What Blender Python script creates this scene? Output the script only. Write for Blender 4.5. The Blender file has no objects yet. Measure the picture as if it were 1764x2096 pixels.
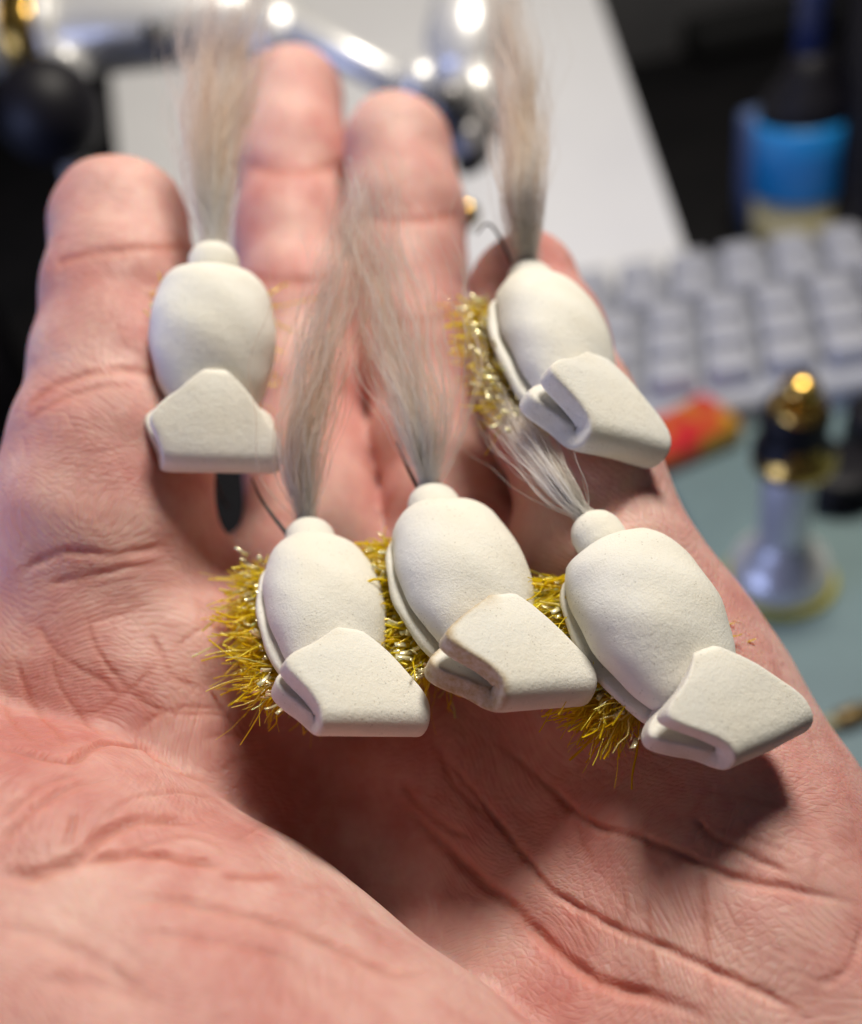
import bpy, bmesh, math, random
import numpy as np
from mathutils import Vector, Matrix
from mathutils.bvhtree import BVHTree
from mathutils.kdtree import KDTree

random.seed(7)
rng = np.random.default_rng(7)
scene = bpy.context.scene
C = scene.collection

# ------------------------------------------------------------------ camera
F = 2000.0; CX = 882.0; CY = 1048.0            # pinhole numbers of the photograph (1764 x 2096)
PITCH = math.radians(40); CAMH = 0.200; ROLL = math.radians(12)
SP, CP = math.sin(PITCH), math.cos(PITCH); SR, CR = math.sin(ROLL), math.cos(ROLL)
def c2w(p):                                      # camera mm -> world metres
    p = np.asarray(p, float)*0.001
    x, y, z = p[..., 0]*CR+p[..., 1]*SR, -p[..., 0]*SR+p[..., 1]*CR, p[..., 2]
    return np.stack([x, y*SP - z*CP, CAMH + y*CP + z*SP], -1)
cam_d = bpy.data.cameras.new('camera'); cam = bpy.data.objects.new('camera', cam_d); C.objects.link(cam)
cam_d.sensor_fit = 'VERTICAL'; cam_d.sensor_height = 36.0; cam_d.lens = F/2096*36
cam_d.clip_start = 0.005; cam_d.clip_end = 20
_o = c2w((0, 0, 0)); _ax = [c2w(np.eye(3)[i]*1000)-_o for i in range(3)]
cam.matrix_world = Matrix([[_ax[j][i] for j in range(3)]+[_o[i]] for i in range(3)]+[[0, 0, 0, 1]])
cam_d.dof.use_dof = True; cam_d.dof.focus_distance = 0.0915; cam_d.dof.aperture_fstop = 10.6
scene.camera = cam
scene.cycles.transparent_max_bounces = 20

# ------------------------------------------------------------------ world, lamps, exposure
w = bpy.data.worlds.new('World'); scene.world = w; w.use_nodes = True
w.node_tree.nodes['Background'].inputs[0].default_value = (0.62, 0.66, 0.80, 1)
w.node_tree.nodes['Background'].inputs[1].default_value = 0.05
def lamp(name, loc, target, size, power, color, size_y=None):
    d = bpy.data.lights.new(name, 'AREA'); d.energy = power; d.color = color
    d.shape = 'RECTANGLE' if size_y else 'DISK'; d.size = size
    if size_y: d.size_y = size_y
    o = bpy.data.objects.new(name, d); C.objects.link(o); o.location = loc
    o.rotation_euler = (Vector(target) - Vector(loc)).to_track_quat('-Z', 'Y').to_euler()
    return o
HANDC = (0.0, 0.085, 0.125)
lamp('desk_lamp', c2w((45, 416, 25)), HANDC, 0.14, 2.75, (1.0, 0.93, 0.82))
lamp('window_light', c2w((-400, -130, -30)), HANDC, 00.28, 1.3, (0.47, 0.56, 1.0), 0.22)
scene.view_settings.view_transform = 'Standard'; scene.view_settings.look = 'None'
scene.view_settings.exposure = 0.0; scene.view_settings.gamma = 1.0

# ------------------------------------------------------------------ geometry helpers
def P(px, py, d):                                # camera millimetres
    return np.array([(px-CX)/F*d, -(py-CY)/F*d, -d], float)
def W(px, py, d): return c2w(P(px, py, d))
def desk(px, py, h=0.0):                         # where the sight line meets the plane z = h
    dz = (W(px, py, 1000.0)[2]-CAMH)
    d = (h - CAMH)/dz*1000
    return W(px, py, d)

def mesh_obj(name, verts, faces, mat, parent=None, loc=(0, 0, 0), smooth=True, world=False):
    verts = np.asarray(verts, float)
    if world: verts = verts - np.asarray(loc)
    me = bpy.data.meshes.new(name)
    if isinstance(faces, np.ndarray):
        n = len(faces); k = faces.shape[1]
        me.vertices.add(len(verts)); me.vertices.foreach_set('co', verts.astype(np.float32).ravel())
        me.loops.add(n*k); me.loops.foreach_set('vertex_index', faces.astype(np.int32).ravel())
        me.polygons.add(n); me.polygons.foreach_set('loop_start', np.arange(0, n*k, k, dtype=np.int32))
        me.update(calc_edges=True)
    else:
        me.from_pydata([tuple(v) for v in verts], [], faces)
    me.validate()
    if smooth: me.polygons.foreach_set('use_smooth', np.ones(len(me.polygons), bool))
    for m in (mat if isinstance(mat, (list, tuple)) else [mat]): me.materials.append(m)
    me.update()
    o = bpy.data.objects.new(name, me); C.objects.link(o)
    o.location = tuple(loc)
    if parent is not None: o.parent = parent
    return o
def empty(name, loc, label, cat, group=None):
    o = bpy.data.objects.new(name, None); o.empty_display_size = 0.01; C.objects.link(o); o.location = tuple(loc)
    o['label'] = label; o['category'] = cat
    if group: o['group'] = group
    return o
def tag(o, label, cat, group=None):
    o['label'] = label; o['category'] = cat
    if group: o['group'] = group
    return o
def rings_mesh(rings, cap=True):
    rings = [np.asarray(r) for r in rings]; n = len(rings[0]); v = np.concatenate(rings); f = []
    for i in range(len(rings)-1):
        for j in range(n):
            k = (j+1) % n
            f.append((i*n+j, i*n+k, (i+1)*n+k, (i+1)*n+j))
    if cap:
        c0 = rings[0].mean(0); c1 = rings[-1].mean(0); a = len(v); v = np.concatenate([v, [c0, c1]])
        for j in range(n):
            k = (j+1) % n
            f.append((a, k, j)); m = (len(rings)-1)*n; f.append((a+1, m+j, m+k))
    return v, f
def lathe(profile, n=40):
    rings = []
    for r, z in profile:
        a = np.linspace(0, 2*math.pi, n, endpoint=False)
        rings.append(np.stack([r*np.cos(a), r*np.sin(a), np.full(n, z)], 1))
    return rings_mesh(rings)
def frame_to(v, a, b):                           # put local z of v along a->b, origin at a
    a, b = Vector(tuple(a)), Vector(tuple(b)); q = (b-a).to_track_quat('Z', 'Y').to_matrix()
    return np.asarray(v) @ np.array(q).T + np.array(a)
def rbox(sx, sy, sz, r, seg=3):                  # rounded box, base at z=0
    bm = bmesh.new(); bmesh.ops.create_cube(bm, size=1)
    for v in bm.verts: v.co = Vector((v.co.x*sx, v.co.y*sy, (v.co.z+.5)*sz))
    bmesh.ops.bevel(bm, geom=bm.edges[:], offset=r, segments=seg, affect='EDGES', profile=0.6)
    vs = np.array([v.co[:] for v in bm.verts]); bm.verts.index_update()
    fs = [tuple(v.index for v in f.verts) for f in bm.faces]; bm.free()
    return vs, fs
def hermite(ts, tab):                            # smooth table lookup
    tab = np.asarray(tab, float); x = tab[:, 0]; y = tab[:, 1:]
    m = np.gradient(y, x, axis=0, edge_order=1); ts = np.clip(np.asarray(ts, float), x[0], x[-1])
    i = np.clip(np.searchsorted(x, ts, 'right')-1, 0, len(x)-2); h = (x[i+1]-x[i])[:, None]
    t = ((ts-x[i])[:, None])/h
    r = (2*t**3-3*t**2+1)*y[i]+(t**3-2*t**2+t)*h*m[i]+(-2*t**3+3*t**2)*y[i+1]+(t**3-t**2)*h*m[i+1]
    return r if y.shape[1] > 1 else r[:, 0]

# ------------------------------------------------------------------ materials
def mat(name, color, rough=0.5, metal=0.0, **kw):
    m = bpy.data.materials.new(name); m.use_nodes = True; nt = m.node_tree; b = nt.nodes['Principled BSDF']
    b.inputs['Base Color'].default_value = (*color, 1); b.inputs['Roughness'].default_value = rough
    b.inputs['Metallic'].default_value = metal
    for k, v in kw.items(): b.inputs[k.replace('_', ' ')].default_value = v
    return m, nt, b
def N(nt, t, **kw):
    n = nt.nodes.new(t)
    for k, v in kw.items():
        if k in n.inputs.keys(): n.inputs[k].default_value = v
        else: setattr(n, k, v)
    return n
def noise(nt, vec, scale, detail=3, rough=.55, dist=0.0):
    n = N(nt, 'ShaderNodeTexNoise'); n.inputs['Scale'].default_value = scale; n.inputs['Detail'].default_value = detail
    n.inputs['Roughness'].default_value = rough; n.inputs['Distortion'].default_value = dist
    nt.links.new(vec, n.inputs['Vector']); return n.outputs['Fac']
def ramp(nt, fac, stops):
    r = N(nt, 'ShaderNodeValToRGB'); nt.links.new(fac, r.inputs[0]); cr = r.color_ramp
    while len(cr.elements) < len(stops): cr.elements.new(.5)
    for e, (p, c) in zip(cr.elements, stops): e.position = p; e.color = (*c, 1) if len(c) == 3 else c
    return r.outputs[0]
def mth(nt, op, a, b=None):
    n = N(nt, 'ShaderNodeMath', operation=op)
    for i, x in enumerate((a, b)):
        if x is None: continue
        if isinstance(x, (int, float)): n.inputs[i].default_value = x
        else: nt.links.new(x, n.inputs[i])
    return n.outputs[0]
def bump(nt, b, h, dist, strength=1.0):
    n = N(nt, 'ShaderNodeBump'); n.inputs['Distance'].default_value = dist; n.inputs['Strength'].default_value = strength
    nt.links.new(h, n.inputs['Height']); nt.links.new(n.outputs[0], b.inputs['Normal'])
def geo(nt):                                     # coordinates fixed to the object, in mm
    t = N(nt, 'ShaderNodeTexCoord'); m = N(nt, 'ShaderNodeVectorMath', operation='SCALE'); m.inputs['Scale'].default_value = 1000
    nt.links.new(t.outputs['Object'], m.inputs[0]); return m.outputs[0]

# skin
m_skin, nt, b = mat('skin', (.6, .33, .26), .42)
v = geo(nt)
n1 = noise(nt, v, .07, 4, .6); n2 = noise(nt, v, .6, 3)
col = ramp(nt, n1, [(.34, (.53, .215, .19)), (.46, (.61, .315, .28)), (.56, (.67, .40, .355)), (.70, (.73, .49, .43))])
mix = N(nt, 'ShaderNodeMixRGB', blend_type='MULTIPLY'); mix.inputs[0].default_value = .5
nt.links.new(col, mix.inputs[1]); nt.links.new(ramp(nt, n2, [(.3, (.92, .80, .78)), (.7, (1, 1, 1))]), mix.inputs[2])
at = N(nt, 'ShaderNodeAttribute', attribute_name='crease')
mix2 = N(nt, 'ShaderNodeMixRGB'); nt.links.new(mth(nt, 'MULTIPLY', at.outputs['Fac'], .55), mix2.inputs[0])
nt.links.new(mix.outputs[0], mix2.inputs[1]); mix2.inputs[2].default_value = (.52, .17, .12, 1)
nt.links.new(mix2.outputs[0], b.inputs['Base Color'])
b.inputs['Subsurface Weight'].default_value = .85; b.inputs['Subsurface Scale'].default_value = .0019
b.inputs['Subsurface Radius'].default_value = (1.0, .30, .14)
b.inputs['Specular IOR Level'].default_value = .42
def mapping(nt, vec, scale, rot=(0, 0, 0)):
    m = N(nt, 'ShaderNodeMapping'); m.inputs['Scale'].default_value = scale; m.inputs['Rotation'].default_value = rot
    nt.links.new(vec, m.inputs[0]); return m.outputs[0]
# friction ridges: closely spaced wandering lines; wrinkles: cells stretched across the palm
warp = N(nt, 'ShaderNodeVectorMath', operation='ADD'); nt.links.new(v, warp.inputs[0])
wn = N(nt, 'ShaderNodeTexNoise'); wn.inputs['Scale'].default_value = .05; wn.inputs['Detail'].default_value = 1; nt.links.new(v, wn.inputs['Vector'])
ws = N(nt, 'ShaderNodeVectorMath', operation='SCALE'); ws.inputs['Scale'].default_value = 28; nt.links.new(wn.outputs['Color'], ws.inputs[0]); nt.links.new(ws.outputs[0], warp.inputs[1])
wave = N(nt, 'ShaderNodeTexWave', wave_type='BANDS', bands_direction='DIAGONAL'); wave.inputs['Scale'].default_value = .62
wave.inputs['Distortion'].default_value = 1.2; wave.inputs['Detail'].default_value = 2; wave.inputs['Detail Scale'].default_value = .8
nt.links.new(warp.outputs[0], wave.inputs['Vector'])
vor = N(nt, 'ShaderNodeTexVoronoi', feature='DISTANCE_TO_EDGE'); vor.inputs['Scale'].default_value = .42
nt.links.new(mapping(nt, warp.outputs[0], (1.0, .42, .6), (0, 0, .5)), vor.inputs['Vector'])
vore = mth(nt, 'MINIMUM', mth(nt, 'MULTIPLY', vor.outputs['Distance'], 5.0), 1.0)
vor2 = N(nt, 'ShaderNodeTexVoronoi', feature='DISTANCE_TO_EDGE'); vor2.inputs['Scale'].default_value = 1.3
nt.links.new(mapping(nt, warp.outputs[0], (.5, 1.0, .8), (0, 0, -.4)), vor2.inputs['Vector'])
vore2 = mth(nt, 'MINIMUM', mth(nt, 'MULTIPLY', vor2.outputs['Distance'], 4.0), 1.0)
h = mth(nt, 'ADD', mth(nt, 'MULTIPLY', mth(nt, 'MULTIPLY', wave.outputs['Fac'], noise(nt, v, .12, 2)), .42), mth(nt, 'MULTIPLY', vore, .55))
h = mth(nt, 'ADD', h, mth(nt, 'MULTIPLY', vore2, .5))
h = mth(nt, 'ADD', h, mth(nt, 'MULTIPLY', noise(nt, v, 3.2, 4, .65), .7))
bump(nt, b, h, .00010, .75)
nt.links.new(ramp(nt, noise(nt, v, .9, 3), [(.3, (.46,)*3), (.7, (.64,)*3)]), b.inputs['Roughness'])

# foam
def foam(name, col):
    m, nt, b = mat(name, col, .62)
    v = geo(nt)
    n = noise(nt, v, .25, 3)
    c = ramp(nt, n, [(.3, tuple(x*.96 for x in col)), (.7, col)])
    pit = N(nt, 'ShaderNodeTexVoronoi'); pit.inputs['Scale'].default_value = 1.9; nt.links.new(v, pit.inputs['Vector'])
    pt = mth(nt, 'LESS_THAN', pit.outputs['Distance'], .16)
    pt = mth(nt, 'MULTIPLY', pt, mth(nt, 'GREATER_THAN', noise(nt, v, .4, 2), .53))
    mx = N(nt, 'ShaderNodeMixRGB'); nt.links.new(mth(nt, 'MULTIPLY', pt, .45), mx.inputs[0]); nt.links.new(c, mx.inputs[1]); mx.inputs[2].default_value = (.42, .38, .32, 1)
    sa = N(nt, 'ShaderNodeAttribute', attribute_name='stain'); mx3 = N(nt, 'ShaderNodeMixRGB')
    nt.links.new(mth(nt, 'MULTIPLY', sa.outputs['Fac'], mth(nt, 'MULTIPLY', noise(nt, v, 1.1, 5, .7), 1.5)), mx3.inputs[0])
    nt.links.new(mx.outputs[0], mx3.inputs[1]); mx3.inputs[2].default_value = (.42, .29, .13, 1)
    yl = N(nt, 'ShaderNodeMixRGB', blend_type='MULTIPLY'); yl.inputs[0].default_value = .4
    nt.links.new(ramp(nt, noise(nt, v, .11, 3), [(.42, (1, 1, 1)), (.68, (1, .95, .84))]), yl.inputs[2]); nt.links.new(mx3.outputs[0], yl.inputs[1])
    nt.links.new(yl.outputs[0], b.inputs['Base Color'])
    b.inputs['Subsurface Weight'].default_value = .35; b.inputs['Subsurface Scale'].default_value = .0012
    b.inputs['Subsurface Radius'].default_value = (1, .9, .75); b.inputs['Specular IOR Level'].default_value = .35
    h = mth(nt, 'ADD', noise(nt, v, 4.5, 4, .7), mth(nt, 'MULTIPLY', noise(nt, v, 1.3, 2), .7))
    h = mth(nt, 'SUBTRACT', h, mth(nt, 'MULTIPLY', pt, .9))
    bump(nt, b, h, .00015, .75)
    return m
m_foam = foam('white_foam', (.83, .81, .745))

# tail hair: tint attribute per hair, with brightness painted in at the root
m_hair, nt, b = mat('hair', (.7, .62, .52), .38)
at = N(nt, 'ShaderNodeAttribute', attribute_name='tint')
nt.links.new(ramp(nt, at.outputs['Fac'], [(0, (.50, .32, .21)), (.15, (.84, .63, .46)), (.38, (.99, .86, .73)), (.7, (1, .94, .87)), (1, (1, .98, .95))]), b.inputs['Base Color'])
b.inputs['Transmission Weight'].default_value = .0
b.inputs['Specular IOR Level'].default_value = .7
tr = N(nt, 'ShaderNodeBsdfTranslucent'); nt.links.new(b.inputs['Base Color'].links[0].from_socket, tr.inputs['Color'])
ms = N(nt, 'ShaderNodeMixShader'); ms.inputs[0].default_value = .55
out = nt.nodes['Material Output']; nt.links.new(b.outputs[0], ms.inputs[1]); nt.links.new(tr.outputs[0], ms.inputs[2])
tp = N(nt, 'ShaderNodeBsdfTransparent'); m3 = N(nt, 'ShaderNodeMixShader'); m3.inputs[0].default_value = .5   # fine fibres let much light through
nt.links.new(ms.outputs[0], m3.inputs[1]); nt.links.new(tp.outputs[0], m3.inputs[2]); nt.links.new(m3.outputs[0], out.inputs[0])
# flash dubbing
m_flash, nt, b = mat('yellow_flash', (.72, .52, .03), .2)
at = N(nt, 'ShaderNodeAttribute', attribute_name='tint')
nt.links.new(ramp(nt, at.outputs['Fac'], [(0, (.60, .30, .01)), (.18, (.92, .58, .012)), (.5, (1, .84, .02)), (.8, (1, .96, .07)), (.96, (.98, .95, .5)), (1, (.5, .95, .6))]), b.inputs['Base Color'])
b.inputs['Metallic'].default_value = .15; b.inputs['Specular IOR Level'].default_value = .9
tr = N(nt, 'ShaderNodeBsdfTranslucent'); tr.inputs['Color'].default_value = (1, .84, .03, 1)
ms = N(nt, 'ShaderNodeMixShader'); ms.inputs[0].default_value = .6
out = nt.nodes['Material Output']; nt.links.new(b.outputs[0], ms.inputs[1]); nt.links.new(tr.outputs[0], ms.inputs[2]); nt.links.new(ms.outputs[0], out.inputs[0])
m_spark, nt, b = mat('pearl_flash', (.97, .92, .58), .22, .5)
m_wire, _, _ = mat('hook_wire', (.035, .03, .028), .3, .8)
m_core, _, _ = mat('thread_core', (.62, .42, .03), .6)

# ------------------------------------------------------------------ HAND: one continuous surface from a blended distance field
def cone(p, a, b, ra, rb):
    ab = b-a; t = np.clip(((p-a) @ ab)/(ab @ ab), 0, 1)
    return np.linalg.norm(p-(a+t[:, None]*ab), axis=1) - (ra+(rb-ra)*t)
def smin(a, b, k):
    h = np.clip(.5+.5*(b-a)/k, 0, 1)
    return b+(a-b)*h-k*h*(1-h)
def chain(nodes):
    n = [(P(x, y, d), r) for x, y, d, r in nodes]
    return [(n[i][0], n[i+1][0], n[i][1], n[i+1][1]) for i in range(len(n)-1)]
INDEX = chain([(247, 462, 127, 8.9), (255, 600, 123, 9.3), (250, 770, 119, 10.3), (228, 930, 115, 11.2), (205, 1080, 113, 12.0), (205, 1230, 117, 13.0)])
MIDDLE = chain([(596, 205, 165, 8.8), (600, 340, 160, 9.3), (603, 480, 155, 9.0), (612, 640, 149, 9.5), (622, 800, 143, 9.0), (634, 960, 136, 8.8), (650, 1150, 126, 10.0)])
RING = chain([(818, 305, 152, 8.5), (828, 430, 149, 8.7), (838, 560, 146, 8.3), (855, 720, 141, 8.6), (893, 900, 134, 8.4), (930, 1060, 127, 8.8), (960, 1180, 121, 10)])
PINKY = chain([(1074, 588, 129, 7.2), (1104, 700, 125, 8.1), (1152, 850, 119, 8.6), (1205, 1000, 112, 8.2), (1238, 1140, 109, 9.2)])
PALM = (chain([(200, 1200, 117, 12.5), (190, 1340, 116, 15.5), (290, 1560, 114, 17), (560, 2050, 107, 17)])
      + chain([(630, 1330, 123, 11.0), (650, 1450, 123, 12.5), (770, 1720, 119, 13.5), (900, 2150, 107, 17)])
      + chain([(960, 1300, 121, 10.5), (1000, 1430, 119, 12.5), (1100, 1740, 112, 14), (1170, 2150, 101, 18)])
      + chain([(1240, 1190, 111, 9.6), (1300, 1340, 110, 12), (1375, 1540, 109, 14.5), (1440, 1800, 105, 18), (1530, 2150, 100, 22), (1500, 2600, 98, 26)])
      + chain([(215, 1250, 118, 11), (620, 1340, 123, 10.5), (960, 1320, 121, 10), (1250, 1270, 114, 10)])
      + chain([(560, 2050, 114, 18), (1170, 2150, 108, 20), (1300, 2600, 100, 26)]))
PADS = chain([(260, 1320, 113, 11.5), (520, 1370, 115, 10.5)]) + chain([(880, 1560, 111, 9), (950, 1660, 110, 9)]) + chain([(1080, 1440, 112, 8), (1180, 1530, 111, 8)])
THENAR = (chain([(-260, 1860, 98, 24), (60, 1990, 92, 21.5), (380, 2220, 85, 20.5), (690, 2560, 79, 22), (900, 2900, 80, 24)]))
THUMB = chain([(-300, 2100, 88, 20), (60, 2240, 79, 16), (420, 2500, 75, 18), (680, 2860, 74, 20)])
def field(p):
    def part(segs, k):
        d = None
        for a, b_, ra, rb in segs:
            e = cone(p, a, b_, ra, rb); d = e if d is None else smin(d, e, k)
        return d
    fi = part(INDEX, 2.5); fm = part(MIDDLE, 2.5); fr = part(RING, 2.5); fp = part(PINKY, 2.5)
    f = smin(smin(fi, fm, .5), smin(fr, fp, .5), .5)
    pl = part(PALM, 7.0); pl = smin(pl, part(PADS, 3.0), 5.0)
    d = smin(pl, f, 4.5)
    th = smin(part(THENAR, 5), part(THUMB, 5), 3.5)
    d = smin(d, th, 1.3)
    # soft irregularity of flesh
    q = p*.16
    d = d + .35*np.sin(q[:, 0]*1.3+1)*np.sin(q[:, 1]*1.1+.5)*np.sin(q[:, 2]*1.2+2) + .16*np.sin(q[:, 0]*3.1+q[:, 1]*1.2)*np.sin(q[:, 1]*2.7-q[:, 2]*1.9+1)
    return d
def surface_nets(lo, hi, h):
    ax = [np.arange(lo[i], hi[i]+h, h) for i in range(3)]; nx, ny, nz = map(len, ax)
    D = np.empty((nx, ny, nz), np.float32)
    yz = np.stack(np.meshgrid(ax[1], ax[2], indexing='ij'), -1).reshape(-1, 2)
    for i0 in range(0, nx, 8):
        xs = ax[0][i0:i0+8]
        pp = np.concatenate([np.repeat(xs, len(yz))[:, None], np.tile(yz, (len(xs), 1))], 1)
        D[i0:i0+8] = field(pp).reshape(len(xs), ny, nz)
    S = D < 0
    c = np.zeros((nx-1, ny-1, nz-1), np.int8)
    for a in (0, 1):
        for b_ in (0, 1):
            for e in (0, 1): c += S[a:nx-1+a, b_:ny-1+b_, e:nz-1+e]
    act = (c > 0) & (c < 8); idx = -np.ones(act.shape, int); ijk = np.argwhere(act); idx[act] = np.arange(len(ijk))
    acc = np.zeros((len(ijk), 3)); cnt = np.zeros(len(ijk))
    cor = [(a, b_, e) for a in (0, 1) for b_ in (0, 1) for e in (0, 1)]
    for u in cor:
        for dx in range(3):
            if u[dx] == 1: continue
            v_ = list(u); v_[dx] = 1
            du = D[ijk[:, 0]+u[0], ijk[:, 1]+u[1], ijk[:, 2]+u[2]]; dv = D[ijk[:, 0]+v_[0], ijk[:, 1]+v_[1], ijk[:, 2]+v_[2]]
            cr = (du < 0) != (dv < 0); t = np.where(cr, du/(du-dv+1e-12), 0)
            pt = np.array(u, float)[None].repeat(len(ijk), 0); pt[:, dx] = t
            acc[cr] += pt[cr]; cnt[cr] += 1
    V = (ijk+acc/cnt[:, None])*h+np.array(lo)
    Q = []
    for d_ in range(3):
        u_, v_ = (d_+1) % 3, (d_+2) % 3
        sl0 = [slice(None)]*3; sl1 = [slice(None)]*3; sl0[d_] = slice(0, -1); sl1[d_] = slice(1, None)
        a_, b_ = S[tuple(sl0)], S[tuple(sl1)]; e = np.argwhere(a_ != b_)
        e = e[(e[:, u_] > 0) & (e[:, v_] > 0) & (e[:, u_] < act.shape[u_]) & (e[:, v_] < act.shape[v_])]
        fl = a_[e[:, 0], e[:, 1], e[:, 2]]
        def at_(du, dv):
            k = e.copy(); k[:, u_] -= du; k[:, v_] -= dv; return idx[k[:, 0], k[:, 1], k[:, 2]]
        q = np.stack([at_(1, 1), at_(0, 1), at_(0, 0), at_(1, 0)], 1)
        q[~fl] = q[~fl][:, ::-1]; Q.append(q)
    Q = np.concatenate(Q); Q = Q[(Q >= 0).all(1)]
    return V, Q
def snap(V, n=2):
    for _ in range(n):
        e = .05; d = field(V)
        g = np.stack([field(V+np.array(o)*e)-d for o in ((1, 0, 0), (0, 1, 0), (0, 0, 1))], 1)/e
        g /= np.maximum(np.linalg.norm(g, axis=1, keepdims=True), .3)
        V = V-g*np.clip(d, -1, 1)[:, None]
    return V
def subdivide(V, Q):
    E = np.stack([Q, np.roll(Q, -1, 1)], -1).reshape(-1, 2); Es = np.sort(E, 1)
    key = Es[:, 0].astype(np.int64)*len(V)+Es[:, 1]; uq, inv = np.unique(key, return_inverse=True)
    mid = (V[uq // len(V)]+V[uq % len(V)])/2; cen = V[Q].mean(1)
    me = inv.reshape(-1, 4)+len(V); mc = np.arange(len(Q))+len(V)+len(mid)
    NV = np.concatenate([V, mid, cen]); q = []
    for i in range(4): q.append(np.stack([Q[:, i], me[:, i], mc, me[:, (i-1) % 4]], 1))
    return NV, np.concatenate(q)
HV, HQ = surface_nets((-75, -125, -182), (85, 85, -40), 1.08)
HV = snap(HV, 2)
HV, HQ = subdivide(HV, HQ); HV = snap(HV, 1)
bvh = BVHTree.FromPolygons([tuple(x) for x in HV], [tuple(int(i) for i in q) for q in HQ])
HV, HQ = subdivide(HV, HQ)
print('hand verts', len(HV))
def hand_hit(px, py):
    d = Vector(((px-CX)/F, -(py-CY)/F, -1)).normalized()
    return bvh.ray_cast(Vector((0, 0, 0)), d)
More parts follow.
